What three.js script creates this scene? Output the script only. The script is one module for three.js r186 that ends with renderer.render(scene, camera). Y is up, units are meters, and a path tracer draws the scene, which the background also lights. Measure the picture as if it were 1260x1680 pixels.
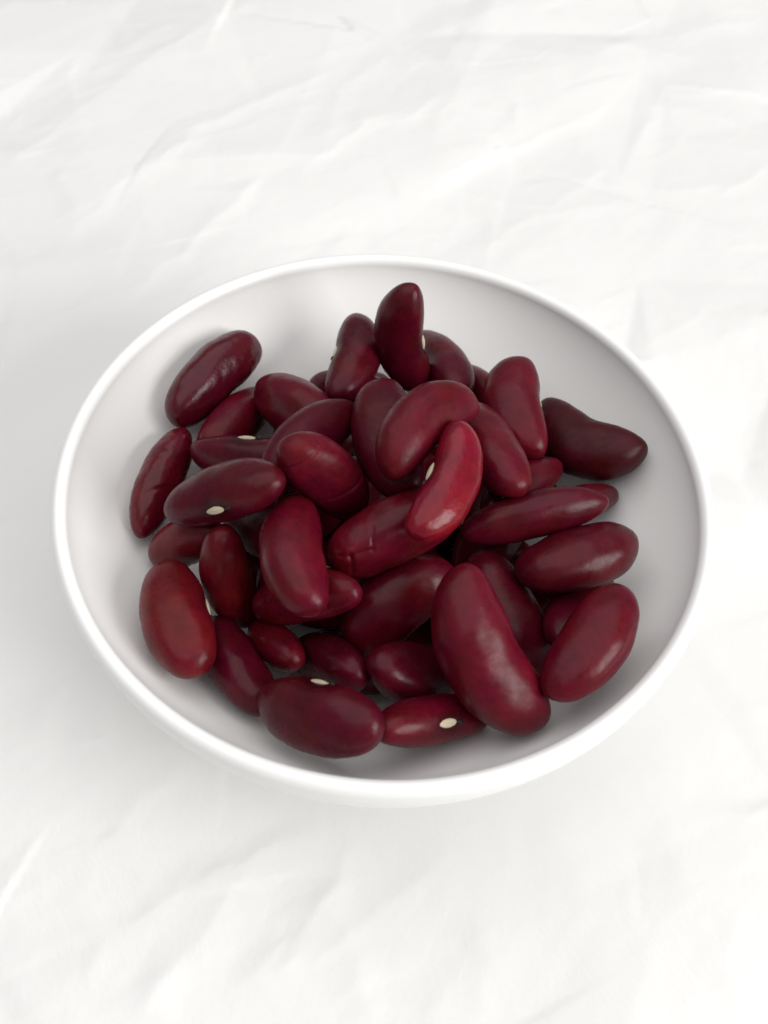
import * as THREE from 'three';
import { RectAreaLightUniformsLib } from 'three/addons/lights/RectAreaLightUniformsLib.js';
import { createNoise3D } from 'simplex-noise';

// ---------------------------------------------------------------- camera, light, exposure
const RIM = 0.027;                                   // height of the bowl's rim above the table
const scene = new THREE.Scene();
scene.background = new THREE.Color(0.25, 0.25, 0.255);  // the dim pale room around the table
const camera = new THREE.PerspectiveCamera(52, 768 / 1024, 0.005, 10);
{
  const pitch = 0.95792, roll = 0.07974;
  camera.position.set(0.00000, 0.09742 + RIM, 0.07390);
  camera.rotation.order = 'YXZ';
  camera.rotation.set(-pitch, 0, roll);
  camera.focus = 0.122; camera.userData.fStop = 30;
}
RectAreaLightUniformsLib.init();
function panel(x, y, z, w, h, intensity, colour) {
  const l = new THREE.RectAreaLight(colour, intensity, w, h);
  l.position.set(x, y, z); l.lookAt(0, 0.02, 0); scene.add(l); return l;
}
panel(1.1, 0.6, 0.5, 0.8, 0.8, 7.2, new THREE.Color(1, 0.985, 0.965)).name = 'window_light';
panel(-0.1, 1.5, -0.25, 2.4, 2.4, 1.08, new THREE.Color(1, 0.995, 0.98)).name = 'ceiling_bounce_light';
const renderer = new THREE.WebGLRenderer({ antialias: true });
renderer.toneMapping = THREE.LinearToneMapping;
renderer.toneMappingExposure = 1.13;
renderer.shadowMap.enabled = true;

// ---------------------------------------------------------------- helpers
function rng(seed) { let a = seed >>> 0; return () => { a = (a + 0x6d2b79f5) >>> 0; let t = a; t = Math.imul(t ^ (t >>> 15), t | 1); t ^= t + Math.imul(t ^ (t >>> 7), t | 61); return ((t ^ (t >>> 14)) >>> 0) / 4294967296; }; }
const n3 = createNoise3D(rng(11));
function mesh(name, geometry, material, parent = scene) {
  const m = new THREE.Mesh(geometry, material); m.name = name; m.castShadow = m.receiveShadow = true; parent.add(m); return m;
}
function noiseTexture(w, h, fn, srgb = false) {      // fn(u, v) -> [r, g, b] in 0..1
  const d = new Uint8Array(w * h * 4);
  for (let j = 0; j < h; j++) for (let i = 0; i < w; i++) {
    const c = fn(i / w, j / h), k = (j * w + i) * 4;
    for (let q = 0; q < 3; q++) d[k + q] = Math.max(0, Math.min(255, c[q] * 255)); d[k + 3] = 255;
  }
  const t = new THREE.DataTexture(d, w, h); t.wrapS = t.wrapT = THREE.RepeatWrapping;
  t.magFilter = THREE.LinearFilter; t.minFilter = THREE.LinearMipmapLinearFilter; t.generateMipmaps = true;
  if (srgb) t.colorSpace = THREE.SRGBColorSpace; t.needsUpdate = true; return t;
}
function periodic(u, v, f, s) {                       // noise that tiles in u and v
  const a = u * Math.PI * 2, b = v * Math.PI * 2;
  return n3(Math.cos(a) * f + s, Math.sin(a) * f + Math.cos(b) * f * 0.73, Math.sin(b) * f + s * 0.3);
}

// ---------------------------------------------------------------- table and crumpled paper
{
  const t = mesh('tabletop', new THREE.BoxGeometry(0.7, 0.02, 0.7), new THREE.MeshStandardMaterial({ color: new THREE.Color(0.5, 0.48, 0.45), roughness: 0.6 }));
  t.position.set(0, -0.0165, -0.05); t.userData = { kind: 'structure', label: 'pale tabletop underneath the crumpled paper', category: 'table' };
}
const PX0 = -0.165, PZ0 = -0.245, PSX = 0.33, PSZ = 0.37, STEP = 0.0006;
function paperHeights() {
  const nx = Math.round(PSX / STEP) + 1, nz = Math.round(PSZ / STEP) + 1, H = new Float32Array(nx * nz);
  // flat facets between straight creases: a jittered, stretched triangle lattice with a random height at each knot
  function facets(size, stretch, amp, seed, turn) {
    const r = rng(seed), c = Math.cos(turn), s = Math.sin(turn), n = Math.ceil(0.5 / size) + 2, m = Math.ceil(0.5 / (size * stretch)) + 2, pts = [];
    for (let j = -m; j <= m; j++) for (let i = -n; i <= n; i++) {
      const a = (j + (r() - 0.5) * 0.95) * size * stretch, b = (i + (j & 1) * 0.5 + (r() - 0.5) * 0.95) * size;
      pts.push([a * c - b * s, a * s + b * c - 0.05, (r() - 0.5) * 2 * amp]);
    }
    const w = 2 * n + 1;
    const tri = (A, B, C) => {
      const d = (B[0] - A[0]) * (C[1] - A[1]) - (C[0] - A[0]) * (B[1] - A[1]); if (Math.abs(d) < 1e-12) return;
      const x0 = Math.max(0, Math.ceil((Math.min(A[0], B[0], C[0]) - PX0) / STEP)), x1 = Math.min(nx - 1, Math.floor((Math.max(A[0], B[0], C[0]) - PX0) / STEP));
      const z0 = Math.max(0, Math.ceil((Math.min(A[1], B[1], C[1]) - PZ0) / STEP)), z1 = Math.min(nz - 1, Math.floor((Math.max(A[1], B[1], C[1]) - PZ0) / STEP));
      for (let z = z0; z <= z1; z++) for (let x = x0; x <= x1; x++) {
        const px = PX0 + x * STEP, pz = PZ0 + z * STEP;
        const u = ((px - A[0]) * (C[1] - A[1]) - (C[0] - A[0]) * (pz - A[1])) / d, v = ((B[0] - A[0]) * (pz - A[1]) - (px - A[0]) * (B[1] - A[1])) / d;
        if (u < 0 || v < 0 || u + v > 1) continue;
        tmp[z * nx + x] = A[2] * (1 - u - v) + B[2] * u + C[2] * v;
      }
    };
    const tmp = new Float32Array(nx * nz);
    for (let j = 0; j < 2 * m; j++) for (let i = 0; i < 2 * n; i++) {
      const k = j * w + i, a = pts[k], b = pts[k + 1], c2 = pts[k + w], d2 = pts[k + w + 1];
      if ((j & 1) === 0) { tri(a, b, c2); tri(b, d2, c2); } else { tri(a, b, d2); tri(a, d2, c2); }
    }
    return tmp;
  }
  function blur(a, rad) {
    for (const [str, len, oth, ostr] of [[1, nx, nz, nx], [nx, nz, nx, 1]]) for (let o = 0; o < oth; o++) {
      const row = new Float32Array(len); for (let i = 0; i < len; i++) row[i] = a[o * ostr + i * str];
      for (let i = 0; i < len; i++) { let s = 0, c = 0; for (let k = -rad; k <= rad; k++) { const q = i + k; if (q >= 0 && q < len) { s += row[q]; c++; } } a[o * ostr + i * str] = s / c; }
    }
    return a;
  }
  // the larger folds: a crest line (x, z pairs), its height and how far it falls away on either side, in mm
  const CREASES = [
  [[-0.0589, -0.0608, -0.0572, -0.0713, -0.0434, -0.0941, -0.0431, -0.0989, -0.0293, -0.1107, -0.0154, -0.1247], 0.9, 12, 4],
  [[-0.0686, -0.0956, -0.0606, -0.1095, -0.0453, -0.1383], 0.7, 5, 11],
  [[-0.0644, -0.0832, -0.0572, -0.0713], 0.7, 6, 4],
  [[-0.0749, -0.0828, -0.0680, -0.0956, -0.0736, -0.0968], 0.6, 8, 5],
  [[-0.0469, -0.0510, -0.0425, -0.0567, -0.0316, -0.0770, -0.0265, -0.0889], 0.8, 9, 3],
  [[-0.0216, -0.0860, -0.0163, -0.0948, -0.0095, -0.1053, -0.0013, -0.1074, 0.0043, -0.1184], 0.7, 8, 3],
  [[-0.0169, -0.0948, -0.0163, -0.1135, -0.0064, -0.1322], 0.5, 7, 5],
  [[0.0022, -0.0828, 0.0098, -0.0954, 0.0338, -0.1130, 0.0405, -0.1233], 0.7, 9, 3],
  [[0.0161, -0.1210, 0.0204, -0.1143, 0.0197, -0.1082], 0.5, 3, 3],
  [[0.0036, -0.1383, 0.0092, -0.1233, 0.0026, -0.1001], 0.5, 6, 6],
  [[0.0234, -0.0811, 0.0355, -0.0986, 0.0467, -0.0927, 0.0668, -0.0971], 0.5, 8, 4],
  [[0.0441, -0.1217, 0.0576, -0.1193, 0.0706, -0.1149], 0.6, 6, 5],
  [[0.0581, -0.0924, 0.0689, -0.1029], 0.5, 5, 3],
  [[0.0336, -0.1379, 0.0471, -0.1445, 0.0770, -0.1586], 0.6, 9, 5],
  [[0.0125, -0.0700, 0.0235, -0.0829, 0.0440, -0.0889], 0.5, 9, 4],
  [[0.0450, -0.0738, 0.0506, -0.0862, 0.0655, -0.0795], 0.4, 8, 5],
  [[-0.0455, -0.1359, -0.0367, -0.1468], 0.5, 8, 4],
  [[-0.0022, 0.0308, -0.0049, 0.0332, -0.0123, 0.0378, -0.0163, 0.0398, -0.0273, 0.0474], 0.8, 8, 3],
  [[-0.0297, 0.0367, -0.0252, 0.0304, -0.0201, 0.0253], 0.5, 6, 4],
  [[-0.0343, 0.0413, -0.0273, 0.0474, -0.0286, 0.0538], 0.6, 7, 5],
  [[-0.0017, 0.0322, -0.0022, 0.0394, -0.0076, 0.0472, -0.0136, 0.0527], 0.9, 9, 3],
  [[0.0122, 0.0330, 0.0084, 0.0379, 0.0011, 0.0446, -0.0035, 0.0475, -0.0111, 0.0513], 0.7, 10, 4],
  [[-0.0123, 0.0381, -0.0133, 0.0410, -0.0181, 0.0493, -0.0219, 0.0557], 0.8, 5, 4],
  [[-0.0181, 0.0493, -0.0199, 0.0507, -0.0210, 0.0556], 0.5, 3, 3],
  [[0.0019, 0.0465, 0.0015, 0.0503, 0.0031, 0.0539], 0.6, 3, 4],
  [[0.0128, 0.0457, 0.0102, 0.0497, 0.0090, 0.0534], 0.5, 6, 4],
  [[0.0156, 0.0415, 0.0149, 0.0468, 0.0143, 0.0531], 0.6, 7, 5],
  [[0.0276, 0.0237, 0.0369, 0.0299, 0.0390, 0.0390], 0.5, 8, 6],
  [[0.0207, 0.0289, 0.0270, 0.0365, 0.0232, 0.0449], 0.5, 9, 6],
  [[0.0339, 0.0200, 0.0439, 0.0270, 0.0498, 0.0281], 0.5, 7, 7],
  [[0.0441, 0.0379, 0.0418, 0.0448, 0.0451, 0.0508], 0.5, 6, 4],
  [[0.0412, -0.0524, 0.0511, -0.0592, 0.0618, -0.0547], 0.4, 8, 5],
  [[-0.0633, -0.0409, -0.0551, -0.0473, -0.0438, -0.0558], 0.5, 8, 5],
  [[-0.0573, -0.0190, -0.0532, -0.0242, -0.0476, -0.0360], 0.4, 6, 5],
  [[0.0523, -0.0351, 0.0527, -0.0165, 0.0557, -0.0126], 0.4, 6, 6],
  [[-0.0443, 0.0281, -0.0413, 0.0223, -0.0391, 0.0153], 0.4, 6, 5],
  [[-0.0394, 0.0457, -0.0343, 0.0413], 0.4, 5, 5]];
  const ridge = new Float32Array(nx * nz), rr = rng(64);
  for (let k = 0; k < 150; k++) {                      // short nicks left where the sheet was crushed
    const x = PX0 + rr() * PSX, z = PZ0 + rr() * PSZ, a = -0.7 + (rr() - 0.5) * 1.9, l = 0.005 + rr() * 0.012, b = a + (rr() - 0.5) * 1.4;
    CREASES.push([[x, z, x + Math.cos(a) * l, z + Math.sin(a) * l, x + Math.cos(a) * l + Math.cos(b) * l * 0.6, z + Math.sin(a) * l + Math.sin(b) * l * 0.6], 0.06 + rr() * 0.2, 1 + rr() * 3.5, 0.6 + rr() * 1.6]);
  }
  for (const [p, hgt, wl, wr] of CREASES) {
    const best = new Map(), reach = Math.max(wl, wr) / 1000;
    let total = 0; for (let i = 0; i + 3 < p.length; i += 2) total += Math.hypot(p[i + 2] - p[i], p[i + 3] - p[i + 1]);
    let run = 0;
    for (let i = 0; i + 3 < p.length; i += 2) {
      const ax = p[i], az = p[i + 1], dx = p[i + 2] - ax, dz = p[i + 3] - az, len = Math.hypot(dx, dz);
      const x0 = Math.max(0, Math.floor((Math.min(ax, ax + dx) - reach - PX0) / STEP)), x1 = Math.min(nx - 1, Math.ceil((Math.max(ax, ax + dx) + reach - PX0) / STEP));
      const z0 = Math.max(0, Math.floor((Math.min(az, az + dz) - reach - PZ0) / STEP)), z1 = Math.min(nz - 1, Math.ceil((Math.max(az, az + dz) + reach - PZ0) / STEP));
      for (let z = z0; z <= z1; z++) for (let x = x0; x <= x1; x++) {
        let qx = PX0 + x * STEP, qz = PZ0 + z * STEP; const wob = 0.0009 * n3(qx * 90, i * 1.1, qz * 90); qx += wob; qz += wob * 0.6;
        const m = Math.max(0, Math.min(1, ((qx - ax) * dx + (qz - az) * dz) / (len * len))), ex = qx - ax - dx * m, ez = qz - az - dz * m, d = Math.hypot(ex, ez);
        const side = ex * dz - ez * dx > 0 ? wl : wr, s = (run + m * len) / total, end = Math.min(1, Math.min(s, 1 - s) * 5 + 0.08);
        const v = 0.34 * hgt / 1000 * end * Math.pow(Math.max(0, 1 - d * 1000 / side), 1.7), k = z * nx + x;
        if (v > (best.get(k) || 0)) best.set(k, v);
      }
      run += len;
    }
    for (const [k, v] of best) ridge[k] += v;
  }
  const L = [blur(blur(facets(0.034, 1.5, 0.0009, 5, -0.62), 5), 4), facets(0.015, 1.5, 0.00055, 23, -0.8), blur(facets(0.024, 1.8, 0.00075, 31, -0.35), 1), facets(0.0065, 1.4, 0.0001, 47, 0.3), ridge];
  for (let z = 0; z < nz; z++) for (let x = 0; x < nx; x++) {
    const k = z * nx + x, px = PX0 + x * STEP, pz = PZ0 + z * STEP;
    let h = 0; for (const a of L) h += a[k];
    h += 0.0005 * n3(px * 14, 3.3, pz * 14) + 0.00002 * n3(px * 330, 1.7, pz * 330);
    const r = Math.hypot(px, pz), w = THREE.MathUtils.smoothstep(r, 0.022, 0.046);   // pressed flat under the bowl
    H[k] = h * w;
  }
  return { H, nx, nz };
}
{
  const { H, nx, nz } = paperHeights(), pos = new Float32Array(nx * nz * 3), uv = new Float32Array(nx * nz * 2), idx = new Uint32Array((nx - 1) * (nz - 1) * 6);
  for (let z = 0, k = 0; z < nz; z++) for (let x = 0; x < nx; x++, k++) {
    pos[k * 3] = PX0 + x * STEP; pos[k * 3 + 1] = H[k] - 0.0002; pos[k * 3 + 2] = PZ0 + z * STEP; uv[k * 2] = pos[k * 3] / 0.06; uv[k * 2 + 1] = pos[k * 3 + 2] / 0.06;
  }
  for (let z = 0, q = 0; z < nz - 1; z++) for (let x = 0; x < nx - 1; x++) { const k = z * nx + x; idx.set([k, k + nx, k + 1, k + 1, k + nx, k + nx + 1], q); q += 6; }
  const g = new THREE.BufferGeometry(); g.setAttribute('position', new THREE.BufferAttribute(pos, 3)); g.setAttribute('uv', new THREE.BufferAttribute(uv, 2)); g.setIndex(new THREE.BufferAttribute(idx, 1)); g.computeVertexNormals();
  const r = rng(77), fibre = new Float32Array(512 * 512);
  for (let k = 0; k < 5200; k++) {                    // pulp fibres lying every way, mostly along the sheet
    let x = r() * 512, y = r() * 512, a = 0.7 + (r() - 0.5) * 2.2; const len = 12 + r() * 40, s = (r() - 0.5) * 0.5;
    for (let i = 0; i < len; i++) { fibre[((y & 511) << 9) + (x & 511)] += s; x += Math.cos(a); y += Math.sin(a); a += (r() - 0.5) * 0.12; if (x < 0) x += 512; if (y < 0) y += 512; }
  }
  const bump = noiseTexture(512, 512, (u, v) => { const q = 0.5 + 0.35 * fibre[(Math.floor(v * 512) << 9) + Math.floor(u * 512)] + 0.12 * periodic(u, v, 9, 4); return [q, q, q]; });
  const p = mesh('paper_sheet', g, new THREE.MeshPhysicalMaterial({ color: new THREE.Color(0.81, 0.806, 0.797), roughness: 0.5, specularIntensity: 0.6, bumpMap: bump, bumpScale: 0.00005, side: THREE.DoubleSide }));
  p.userData = { label: 'crumpled white wax paper sheet spread under the bowl', category: 'paper' };
}

// ---------------------------------------------------------------- bowl
{
  const RO = 0.0384, TH = 0.0019, D = 0.0232, NE = 1.5, pts = [];
  const P = (x, y) => pts.push(new THREE.Vector2(x, y));
  const inside = (a) => [ (RO - TH) * Math.pow(Math.sin(a), 2 / NE), RIM - 0.001 - (D - 0.001) * Math.pow(Math.cos(a), 2 / NE) ];
  // foot, outer wall, lip, inner wall
  P(0.0001, 0.0016); P(0.0165, 0.0016); P(0.0172, 0.0012); P(0.0176, 0.0004); P(0.0184, 0); P(0.0192, 0.0003); P(0.0196, 0.001); P(0.0200, 0.0022);
  for (let i = 0; i <= 40; i++) {
    const a = 0.36 + (Math.PI / 2 - 0.36) * i / 40, x = RO * Math.pow(Math.sin(a), 2 / 1.95), y = RIM - 0.0011 - (RIM - 0.0026) * Math.pow(Math.cos(a), 2 / 1.95);
    if (x > 0.0202) P(x, Math.max(y, 0.0024));
  }
  for (let i = 1; i < 16; i++) { const a = Math.PI * i / 16; P(RO - TH / 2 + Math.cos(a) * TH / 2, RIM - 0.0011 + Math.sin(a) * 0.0011); }
  for (let i = 0; i <= 64; i++) { const [x, y] = inside(Math.PI / 2 * (1 - i / 64)); P(Math.max(x, 0.0001), y - 0.0001); }
  const g = new THREE.LatheGeometry(pts, 220);
  const b = mesh('bowl', g, new THREE.MeshPhysicalMaterial({ color: new THREE.Color(0.92, 0.918, 0.905), roughness: 0.28, specularIntensity: 0.8 }));
  b.userData = { label: 'small round white glazed ceramic bowl holding the beans', category: 'bowl' };
}

// ---------------------------------------------------------------- kidney beans
const skinBump = noiseTexture(512, 256, (u, v) => { const q = 0.5 + 0.22 * periodic(u, v, 5, 9) + 0.16 * periodic(u, v, 12, 2) + 0.08 * periodic(u, v, 30, 6); return [q, q, q]; });
const skinRough = noiseTexture(256, 256, (u, v) => { const q = 0.78 + 0.16 * periodic(u, v, 3, 1) + 0.1 * periodic(u, v, 14, 5); return [q, q, q]; });
const skins = {};
function skin(kind) {
  if (skins[kind]) return skins[kind];
  const p = { satin: [0.4, 0.000012, 0.42], glossy: [0.3, 0.00002, 0.6], dull: [0.5, 0.000015, 0.36] }[kind];
  return (skins[kind] = new THREE.MeshPhysicalMaterial({ vertexColors: true, roughness: p[0], roughnessMap: skinRough, bumpMap: skinBump, bumpScale: p[1], specularIntensity: p[2] }));
}
const hilumMaterial = new THREE.MeshStandardMaterial({ color: new THREE.Color(0.54, 0.46, 0.33), roughness: 0.7 });
const eyeMaterial = new THREE.MeshStandardMaterial({ color: new THREE.Color(0.012, 0.004, 0.004), roughness: 0.6 });
const TINT = { red: [0.098, 0.0027, 0.0098], crimson: [0.175, 0.0032, 0.0135], brick: [0.112, 0.0045, 0.0085], dark: [0.046, 0.0024, 0.0052], plum: [0.072, 0.0024, 0.0088] };

// spec: L, W, T, bend, seed, tint, taper, folds [[t, phi, dt, dphi, depth] ...]
function beanSurface(s) {
  const { L, W, T, bend, taper, seed, p } = s;
  return (t, f) => {
    const e = Math.pow(Math.max(0, 1 - Math.pow(Math.abs(t), p)), 1 / p), cf = Math.cos(f), sf = Math.sin(f);
    const sup = Math.pow(Math.pow(Math.abs(cf), 2.25) + Math.pow(Math.abs(sf), 2.25), -1 / 2.25);
    const w = W / 2 * e * (1 + taper * t), h = T / 2 * e * (1 + taper * t * 0.7);
    let x = t * L / 2, y = bend * (t * t - 1 / 3) * L + w * cf * sup, z = h * sf * sup;
    y -= 0.03 * W * Math.exp(-t * t / 0.05) * Math.pow(Math.max(0, cf), 3);
    const q = 320, k = 0.017 * W * n3(x * q * 0.6 + seed * 7.1, y * q * 0.6, z * q * 0.6 + seed) + (s.rough ?? 0.0022) * W * n3(x * q * 2.3, y * q * 2.3 + seed * 3.7, z * q * 2.3);
    let g = 0;
    for (const [t0, f0, t1, f1, dep] of s.folds || []) {   // creases of the seed coat: a groove with a raised lip
      const du = (t1 - t0) * L / 2, dv = (f1 - f0) * W / 2, pu = (t - t0) * L / 2; let df = f - f0; df = Math.atan2(Math.sin(df), Math.cos(df)); const pv = df * W / 2 * Math.max(e, 0.3);
      const l2 = du * du + dv * dv, m = Math.max(0, Math.min(1, (pu * du + pv * dv) / l2)), d = Math.hypot(pu - du * m, pv - dv * m), side = pu * dv - pv * du > 0 ? 1 : -1;
      g -= dep * Math.exp(-(d * d) / 5e-8) - dep * 0.3 * (side > 0 ? 1 : 0.15) * Math.exp(-((d - 0.00045) ** 2) / 9e-8);
    }
    y += cf * (k + g); z += sf * (k + g);
    return [x, y, z];
  };
}
function beanGeometry(s) {
  const NT = s.folds ? 140 : 60, NP = s.folds ? 160 : 48, S = beanSurface(s), pos = [], uv = [], col = [], idx = [], c0 = TINT[s.tint];
  const put = (t, f, u, v) => {
    const [x, y, z] = S(t, f); pos.push(x, y, z); uv.push(u, v);
    const m = 1 + 0.16 * n3(x * 260 + s.seed, y * 260, z * 260) + 0.12 * n3(x * 900, y * 900 + s.seed, z * 900) + 0.07 * n3(x * 2600, y * 2600, z * 2600 + s.seed) + 0.1 * n3(x * 260, y * 1900 + s.seed, z * 1900);
    const warm = 1 + 0.3 * n3(x * 190, y * 190 + 40 + s.seed, z * 190);
    const hs = s.W * 0.42, eye = Math.exp(-(x * x) / (0.0023 ** 2) - (z * z) / (0.0014 ** 2)) * (y > 0 ? 1 : 0);   // the dark ring of pigment round the hilum
    const q = m * (1 - 0.85 * eye);
    col.push(c0[0] * q, c0[1] * q * warm, c0[2] * q * (2 - warm));
  };
  put(-1, 0, 0.5, 0);
  for (let i = 1; i < NT; i++) { const t = -Math.cos(Math.PI * i / NT) * (0.5 + 0.5 * 1) ; for (let j = 0; j <= NP; j++) put(t, (j % NP) / NP * Math.PI * 2, j / NP, (t + 1) / 2); }
  put(1, 0, 0.5, 1);
  const w = NP + 1, last = pos.length / 3 - 1;
  for (let j = 0; j < NP; j++) { idx.push(0, 1 + j + 1, 1 + j); idx.push(last, last - w + j, last - w + j + 1); }
  for (let i = 0; i < NT - 2; i++) for (let j = 0; j < NP; j++) { const a = 1 + i * w + j; idx.push(a, a + 1, a + w, a + 1, a + w + 1, a + w); }
  const g = new THREE.BufferGeometry();
  g.setAttribute('position', new THREE.Float32BufferAttribute(pos, 3)); g.setAttribute('uv', new THREE.Float32BufferAttribute(uv, 2)); g.setAttribute('color', new THREE.Float32BufferAttribute(col, 3));
  g.setIndex(idx); g.computeVertexNormals();
  const n = g.attributes.normal;                        // close the seam
  for (let i = 0; i < NT - 1; i++) { const a = 1 + i * w, b = a + NP, v = new THREE.Vector3(n.getX(a) + n.getX(b), n.getY(a) + n.getY(b), n.getZ(a) + n.getZ(b)).normalize(); n.setXYZ(a, v.x, v.y, v.z); n.setXYZ(b, v.x, v.y, v.z); }
  return g;
}
function hilumGeometry(len, wid, high, seed) {
  const g = new THREE.SphereGeometry(1, 20, 12), p = g.attributes.position;
  for (let i = 0; i < p.count; i++) {
    const x = p.getX(i), y = p.getY(i), z = p.getZ(i), k = 1 + 0.08 * n3(x * 2 + seed, y * 2, z * 2);
    const groove = Math.exp(-(z * z) / 0.02) * (1 - x * x) * 0.35 * (y > 0 ? 1 : 0);
    p.setXYZ(i, x * len / 2 * k * (1 + 0.12 * x * x), y * high * (1 - groove), z * wid / 2 * k);
  }
  g.computeVertexNormals(); return g;
}
let count = 0;
function bean(pose, look, label, group) {
  const [cx, cy, cz, ax, ay, az, hx, hy, hz, L, W, T, bend] = pose;
  const r = rng(900 + count * 17), spec = { L: L / 1000, W: W / 1000, T: T / 1000, bend, seed: count * 1.37, tint: look.tint || 'red', taper: look.taper ?? (r() - 0.5) * 0.14, p: look.p ?? 2.3, folds: look.folds, rough: look.skin === 'glossy' ? 0.0045 : undefined };
  const g = new THREE.Group(); g.name = count ? 'kidney_bean_' + String(count).padStart(3, '0') : 'kidney_bean'; count++;
  const X = new THREE.Vector3(ax, ay, az).normalize(), Y = new THREE.Vector3(hx, hy, hz), Z = new THREE.Vector3().crossVectors(X, Y).normalize(); Y.crossVectors(Z, X);
  g.quaternion.setFromRotationMatrix(new THREE.Matrix4().makeBasis(X, Y, Z)); g.position.set(cx / 1000, cy / 1000 + RIM, cz / 1000);
  scene.add(g); g.userData = { label, category: 'kidney bean', group: group || 'kidney beans heaped in the bowl' };
  mesh('seed_coat', beanGeometry(spec), skin(look.skin || 'satin'), g);
  const [, y] = beanSurface(spec)(0, 0), hl = 0.0019 + r() * 0.0005;
  const h = mesh('hilum', hilumGeometry(hl, hl * 0.42, 0.00026, count), hilumMaterial, g); h.position.set((r() - 0.5) * 0.0006, y + 0.00001, 0);
  const e = mesh('micropyle', hilumGeometry(0.0008, 0.0005, 0.0003, count + 5), eyeMaterial, g); e.position.set(h.position.x + hl * 0.72, y + 0.00008, 0);
  return g;
}
bean([-23.59, -5.24, -17.48, 0.505, 0.06, -0.861, 0.496, -0.837, 0.232, 16.89, 6.92, 5.81, 0.04], { skin: 'glossy', tint: 'plum', p: 2.6, taper: 0.05 }, 'shiny wine red bean resting alone high against the bowl wall, with a long pale sheen');
bean([-27.55, -7.19, -1.75, 0.185, 0.07, -0.98, 0.393, -0.92, 0.009, 16.34, 5.99, 5.03, 0.03], { skin: 'glossy', tint: 'red', folds: [[-0.5, 3.4, -0.2, 4.4, 0.00007]], p: 2, taper: 0 }, 'slim bean with a creased coat standing on the bowl wall near the shiny one');
bean([-17.55, 3.55, 7.03, 0.847, 0.531, 0.021, -0.167, 0.227, 0.96, 15.98, 7.03, 5.91, 0.05], { tint: 'plum', p: 2.1, taper: 0.02 }, 'dark bean lying crosswise with its whole cream hilum facing up');
bean([-16.85, -3.04, -3.06, 0.939, 0.276, 0.205, -0.115, 0.814, -0.569, 15.62, 5.93, 4.98, 0.05], { tint: 'plum', p: 2.1, taper: 0 }, 'bean tucked behind the crosswise dark bean, cream hilum on its upper edge');
bean([-20.17, -8.39, -12.52, 0.334, -0.29, -0.897, -0.115, -0.957, 0.267, 16.46, 6.84, 5.74, 0.03], { tint: 'red' }, 'bean half hidden underneath the shiny wine red bean at the wall');
bean([-11.64, -3.63, -11.46, 0.71, 0.206, 0.673, -0.162, -0.883, 0.44, 16.1, 7.47, 6.27, 0.03], { tint: 'red', p: 2.2, taper: -0.03 }, 'red bean with its rounded end sticking up behind the long dull bean');
bean([-11.74, -8.05, -16.82, 0.686, 0.333, 0.647, -0.203, -0.766, 0.61, 15.74, 4.9, 4.12, 0.03], { tint: 'red' }, 'bean end peeking just over the rounded red bean end');
bean([-9.14, 2.53, -2.46, 0.547, -0.19, -0.815, 0.414, -0.784, 0.461, 16.58, 6.21, 5.22, 0.05], { skin: 'dull', tint: 'plum', p: 2.1, taper: 0 }, 'long dull bean leaning under the broad bean at the middle of the heap');
bean([-0.17, 2.85, -3, 0.252, -0.083, 0.964, 0.963, -0.074, -0.259, 16.22, 7.73, 6.5, 0.06], { skin: 'dull', tint: 'plum', p: 2.5, taper: -0.03 }, 'broad dull upright bean partly covered by the bent dusty bean');
bean([3.71, 7.91, -1.26, 0.583, -0.106, -0.806, 0.597, -0.617, 0.513, 15.86, 6.72, 5.65, 0.12], { skin: 'dull', tint: 'red', p: 2.6, taper: 0.04 }, 'bent dusty bean on top of the heap behind the bright glossy bean');
bean([6.5, 7.93, 6.57, -0.283, -0.073, 0.957, -0.874, 0.43, -0.226, 15.5, 5.85, 4.92, 0.1], { skin: 'glossy', tint: 'crimson', p: 2.45, taper: 0.02 }, 'bright glossy crimson crescent bean on top of the heap, hilum on its inner curve');
bean([0.92, 0.83, -20.83, 0.159, -0.986, 0.044, 0.984, 0.162, 0.075, 18, 6.35, 5.33, 0.11], { tint: 'plum', p: 2.5, taper: 0 }, 'curved bean standing upright at the back of the heap, tallest against the bare bowl wall');
bean([-5.51, -1.93, -19.6, -0.117, 0.083, 0.99, -0.944, 0.301, -0.137, 15.98, 6.13, 5.15, 0.08], { tint: 'plum' }, 'dark bean leaning beside the tall upright bean, hilum on its outer side');
bean([-5.83, -8.01, -19.87, 0.735, 0.482, 0.477, -0.046, -0.666, 0.744, 15.62, 4.68, 3.93, 0.03], { tint: 'plum' }, 'bean tip showing behind the dark bean that leans on the tall upright one');
bean([6.35, -5.58, -23.18, 0.323, 0.258, 0.911, -0.946, 0.126, 0.3, 16.46, 6.05, 5.08, 0.07], { tint: 'plum' }, 'bean half hidden by the tall upright bean, hilum with a dark spot facing it');
bean([12.64, -8.18, -19.66, 0.447, 0.179, 0.877, -0.275, -0.905, 0.325, 16.1, 5.48, 4.61, 0.03], { tint: 'plum' }, 'rounded bean end peeking from behind the wide notched upright bean');
bean([15.55, -1.98, -13.59, 0.139, 0.018, 0.99, 0.987, 0.081, -0.14, 15.74, 7.3, 6.13, 0.1], { tint: 'red', p: 2.5, taper: -0.08 }, 'wide upright bean with a notch at its hilum beside the very dark bean');
bean([11.89, 1.59, -3.83, 0.33, 0.234, 0.914, 0.917, -0.311, -0.252, 16.58, 7.05, 5.92, 0.03], { tint: 'red' }, 'bean sloping down from under the bent dusty bean, rounded end beside the bright glossy one');
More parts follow.
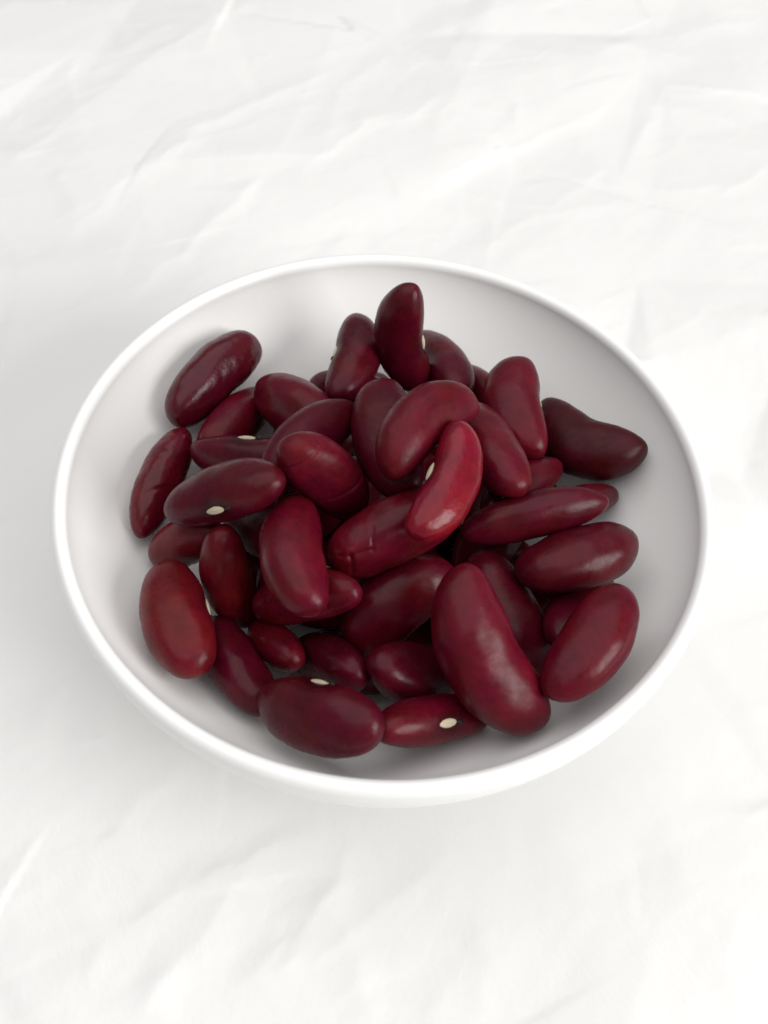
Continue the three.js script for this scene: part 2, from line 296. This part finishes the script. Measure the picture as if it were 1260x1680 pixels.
bean([24.64, -6.21, -12.54, 0.754, 0.238, 0.613, 0.551, 0.279, -0.786, 16.14, 8.04, 6.75, 0.15], { skin: 'dull', tint: 'dark', p: 2.6, taper: -0.02 }, 'very dark brown bean with a deep notch lying against the bowl wall');
bean([16.48, -3.65, -2.73, 0.635, -0.29, -0.716, 0.205, -0.831, 0.518, 15.86, 4.88, 4.1, 0.03], { tint: 'plum' }, 'small bean end pointing outward between the very dark bean and the long straight bean');
bean([17.16, -0.3, 4, 0.953, 0.093, -0.289, 0.187, -0.93, 0.315, 17.87, 5.71, 4.8, 0.02], { tint: 'plum', p: 1.95, taper: 0 }, 'long straight bean with a sharp shiny edge lying crosswise near the bowl wall');
bean([23.01, -6.01, -1.72, 0.738, -0.31, -0.6, 0.275, -0.673, 0.686, 16.34, 4.55, 3.83, 0.03], { tint: 'plum' }, 'bean tip showing just behind the end of the long straight bean');
bean([22.58, -2.55, 7.77, 0.878, -0.1, -0.468, -0.454, -0.482, -0.749, 15.98, 7.93, 6.66, 0.04], { tint: 'plum', p: 2.15, taper: 0.05 }, 'bean lying under and parallel to the long straight bean with the sharp edge');
bean([22.98, -0.46, 19.8, 0.539, 0.094, -0.837, -0.815, -0.193, -0.546, 15.67, 7.35, 6.17, 0.04], { tint: 'red', p: 2.05, taper: 0 }, 'pointed oval bean standing alone against the bowl wall beside the largest bean');
bean([11.96, -0.6, 22.16, 0.52, -0.566, 0.639, 0.768, -0.016, -0.64, 19.56, 8.64, 7.25, 0.11], { tint: 'red', p: 2.45, taper: 0.02 }, 'largest smooth bean, leaning in the front of the bowl with a waist on one side');
bean([14.87, -7.31, 13.42, 0.524, -0.378, 0.763, 0.605, -0.465, -0.646, 16.49, 8.8, 7.39, 0.03], { tint: 'plum', p: 2.2, taper: 0 }, 'bean pressed right behind the largest smooth bean');
bean([2.29, -6.4, 13.48, 0.719, 0.373, -0.587, 0.612, -0.741, 0.278, 15.32, 8.49, 7.13, 0.1], { tint: 'red', p: 2.4, taper: -0.06 }, 'broad bean with a shadowed waist under the bean with the split coat');
bean([1.26, 1.35, 8.97, 0.856, 0.173, -0.488, 0.222, -0.974, 0.044, 15.89, 7.82, 6.57, 0.03], { tint: 'red', folds: [[-0.86, -2.59, -0.72, -2.34, 0.00014], [-0.72, -2.34, -0.42, -2.19, 0.00014], [-0.72, -2.34, -0.78, -1.74, 0.00014], [-0.42, -2.19, -0.30, -2.79, 0.0001]], p: 2.4, taper: -0.03 }, 'bean with a branching split at one end of its coat, under the crimson crescent bean');
bean([-9.02, 3.26, 13.89, 0.188, 0.172, 0.967, 0.949, -0.285, -0.134, 16.22, 6.91, 5.8, 0.09], { tint: 'red', p: 2.5, taper: 0.02 }, 'upright kidney shaped bean next to the split coat bean, shiny lower end');
bean([-8.02, -3.22, 15.56, 0.739, 0.657, 0.151, 0.53, -0.705, 0.471, 15.86, 5.83, 4.9, 0.04], { tint: 'red', folds: [[0.1, 3.2, 0.5, 3.9, 0.0001]] }, 'bean lying flat under the upright kidney shaped bean, with one coat fold');
bean([-16.92, -6.71, 12.01, 0.177, -0.968, 0.177, 0.741, 0.013, -0.672, 16.5, 5.97, 5.01, 0.06], { tint: 'brick', p: 2.2, taper: -0.04 }, 'slim bean between the plump orange tinged bean and the upright kidney shaped bean');
bean([-22.88, -6.1, 7.81, 0.683, 0.728, 0.053, 0.618, -0.615, 0.49, 12.5, 5.6, 4.7, 0.03], { tint: 'brick' }, 'bean end wedged under the crosswise hilum bean beside the slim bean');
bean([-21.74, -4.76, 18.39, 0.381, 0.123, 0.917, 0.923, 0.011, -0.385, 15.98, 7.64, 6.41, 0.03], { tint: 'brick', p: 2.15, taper: 0.06 }, 'plump smooth bean with an orange tinged face, close to the bowl wall');
bean([-15.17, -8.84, 21.37, 0.532, 0.266, 0.804, 0.624, -0.765, -0.16, 15.62, 6.54, 5.49, 0.05], { tint: 'plum' }, 'bean wedged low beside the plump orange tinged bean');
bean([-11.19, -10.15, 17.93, 0.359, 0.724, 0.589, 0.695, -0.629, 0.349, 15, 5.48, 4.6, 0.03], { tint: 'red' }, 'small bit of bean down in the gap below the flat lying bean');
bean([-5.01, -10.05, 19.72, 0.468, 0.731, 0.496, 0.501, -0.682, 0.532, 16.1, 6.42, 5.39, 0.03], { tint: 'plum' }, 'bean deep in the gap under the broad bean with the waist');
bean([-4.95, -1.99, 29.86, 0.807, 0.467, 0.361, -0.017, 0.63, -0.776, 15.74, 7.53, 6.32, 0.02], { tint: 'plum', p: 2.15, taper: 0 }, 'plump wine coloured bean lying lowest on the bowl wall, hilum sliver on its upper edge');
bean([5.05, -8.93, 20.83, 0.569, -0.751, -0.333, -0.414, 0.088, -0.906, 16.58, 7.48, 6.29, 0.03], { tint: 'plum', p: 2.1, taper: 0 }, 'bean down in the gap beside the largest smooth bean, its end catching the light');
bean([6.83, -5.93, 27.62, 0.755, -0.503, -0.42, 0.646, 0.68, 0.347, 16.22, 6.22, 5.22, 0.05], { tint: 'red', p: 2.2, taper: 0 }, 'low lying bean with a small cream hilum showing, beneath the largest bean');
bean([-14.66, -4.91, 6.03, 0.534, 0.6, 0.595, 0.197, -0.773, 0.603, 15, 5.89, 4.95, 0.03], { skin: 'dull', tint: 'plum', folds: [[-0.2, 2.6, 0.3, 3.1, 0.0001]] }, 'wrinkled bean squeezed between the crosswise hilum bean and the upright kidney shaped bean');
bean([-6.72, 3.58, 3.83, 0.486, -0.87, -0.083, -0.824, -0.488, 0.287, 16, 6.91, 5.8, 0.04], { skin: 'dull', tint: 'red', folds: [[0.20, -2.76, 0.05, -1.46, 0.00013], [-0.75, -2.66, -0.78, -1.26, 8e-05]], p: 2.3, taper: -0.05 }, 'dull bean with a raised coat fold across its middle, pointing its blunt end outward');
bean([23.27, -6.79, 11.89, 0.446, -0.402, -0.8, 0.894, 0.242, 0.376, 16.34, 6.06, 5.09, 0.03], { tint: 'plum' }, 'bean in the shadow under the parallel bean, a sliver of hilum showing');
bean([2.35, -18.31, -5.54, 0.754, -0.069, 0.653, 0.657, 0.049, -0.752, 16.08, 7.57, 6.6, 0.05], { tint: 'red', skin: 'satin' }, 'dark red kidney bean buried deep under the heap, barely showing', 'kidney beans buried at the bottom of the bowl');
bean([-4.59, -15.53, 1.33, -0.077, 0.731, 0.678, 0.801, 0.45, -0.394, 16.08, 7.7, 6.6, 0.05], { tint: 'plum', skin: 'satin' }, 'dark red kidney bean buried deep under the heap, barely showing', 'kidney beans buried at the bottom of the bowl');
bean([0.81, -11.52, -6.34, 0.634, -0.061, -0.771, 0.701, -0.375, 0.606, 15.73, 7, 6.6, 0.05], { tint: 'red', skin: 'satin' }, 'dark red kidney bean buried deep under the heap, barely showing', 'kidney beans buried at the bottom of the bowl');
bean([12.11, -16.3, 2.57, 0.878, 0.308, -0.365, 0.344, 0.123, 0.931, 16.18, 7.93, 6.6, 0.05], { tint: 'plum', skin: 'satin' }, 'dark red kidney bean buried deep under the heap, barely showing', 'kidney beans buried at the bottom of the bowl');
bean([-9.93, -12.41, -1.42, 0.552, 0.828, 0.102, -0.346, 0.116, 0.931, 15.52, 7.76, 6.6, 0.05], { tint: 'red', skin: 'satin' }, 'dark red kidney bean buried deep under the heap, barely showing', 'kidney beans buried at the bottom of the bowl');
bean([8.54, -9.95, -6.32, -0.252, -0.468, 0.847, 0.416, -0.843, -0.342, 16.64, 7.82, 6.6, 0.05], { tint: 'plum', skin: 'satin' }, 'dark red kidney bean buried deep under the heap, barely showing', 'kidney beans buried at the bottom of the bowl');
bean([-0.85, -18.15, 6.9, 0.566, -0.234, -0.79, 0.823, 0.107, 0.558, 17.12, 7.47, 6.6, 0.05], { tint: 'red', skin: 'satin' }, 'dark red kidney bean buried deep under the heap, barely showing', 'kidney beans buried at the bottom of the bowl');
bean([-4.08, -8.77, -10.66, -0.799, -0.212, 0.563, 0.243, 0.742, 0.625, 15.69, 7.67, 6.6, 0.05], { tint: 'plum', skin: 'satin' }, 'dark red kidney bean buried deep under the heap, barely showing', 'kidney beans buried at the bottom of the bowl');
bean([13.26, -8.98, 0, -0.297, -0.114, 0.948, -0.954, -0.015, -0.301, 16.88, 7.68, 6.6, 0.05], { tint: 'red', skin: 'satin' }, 'dark red kidney bean buried deep under the heap, barely showing', 'kidney beans buried at the bottom of the bowl');
bean([-13.59, -15.28, 5.63, 0.845, -0.288, 0.451, -0.38, 0.271, 0.884, 16.56, 7.73, 6.6, 0.05], { tint: 'plum', skin: 'satin' }, 'dark red kidney bean buried deep under the heap, barely showing', 'kidney beans buried at the bottom of the bowl');
bean([4.67, -13.98, -16.75, 0.583, 0.448, -0.678, 0.813, -0.307, 0.495, 15.21, 7.23, 6.6, 0.05], { tint: 'red', skin: 'satin' }, 'dark red kidney bean buried deep under the heap, barely showing', 'kidney beans buried at the bottom of the bowl');
bean([4.51, -12.34, 5.29, 0.514, 0.234, 0.825, 0.832, -0.372, -0.412, 17.12, 8.16, 6.6, 0.05], { tint: 'plum', skin: 'satin' }, 'dark red kidney bean buried deep under the heap, barely showing', 'kidney beans buried at the bottom of the bowl');
bean([-10.25, -15.36, -10.39, -0.586, 0.412, -0.698, 0.716, -0.141, -0.684, 16.7, 7.44, 6.6, 0.05], { tint: 'red', skin: 'satin' }, 'dark red kidney bean buried deep under the heap, barely showing', 'kidney beans buried at the bottom of the bowl');
bean([15.45, -14.37, -6.47, -0.844, -0.44, 0.308, 0.396, -0.12, 0.91, 15.5, 7.59, 6.6, 0.05], { tint: 'plum', skin: 'satin' }, 'dark red kidney bean buried deep under the heap, barely showing', 'kidney beans buried at the bottom of the bowl');
bean([-7.13, -10.62, 10.54, 0.982, -0.129, 0.141, 0.174, 0.299, -0.938, 15.05, 7.63, 6.6, 0.05], { tint: 'red', skin: 'satin' }, 'dark red kidney bean buried deep under the heap, barely showing', 'kidney beans buried at the bottom of the bowl');
bean([-3.58, -13.49, -17.87, -0.248, -0.429, 0.868, -0.788, -0.431, -0.439, 15.98, 7.42, 6.6, 0.05], { tint: 'plum', skin: 'satin' }, 'dark red kidney bean buried deep under the heap, barely showing', 'kidney beans buried at the bottom of the bowl');
bean([15.75, -13.74, 8.68, -0.829, -0.258, 0.497, -0.361, -0.433, -0.826, 16.41, 7.89, 6.6, 0.05], { tint: 'red', skin: 'satin' }, 'dark red kidney bean buried deep under the heap, barely showing', 'kidney beans buried at the bottom of the bowl');
bean([-16.42, -10.85, -5.19, 0.283, 0.436, 0.854, 0.655, 0.563, -0.504, 15.63, 7.58, 6.6, 0.05], { tint: 'plum', skin: 'satin' }, 'dark red kidney bean buried deep under the heap, barely showing', 'kidney beans buried at the bottom of the bowl');
bean([10.97, -14.5, -12.36, -0.79, -0.423, 0.443, 0.558, -0.199, 0.806, 16.46, 7.13, 6.6, 0.05], { tint: 'red', skin: 'satin' }, 'dark red kidney bean buried deep under the heap, barely showing', 'kidney beans buried at the bottom of the bowl');
bean([2.66, -15.48, 14.18, -0.549, 0.286, 0.785, 0.835, 0.159, 0.527, 16.28, 7.49, 6.6, 0.05], { tint: 'plum', skin: 'satin' }, 'dark red kidney bean buried deep under the heap, barely showing', 'kidney beans buried at the bottom of the bowl');
renderer.render(scene, camera);
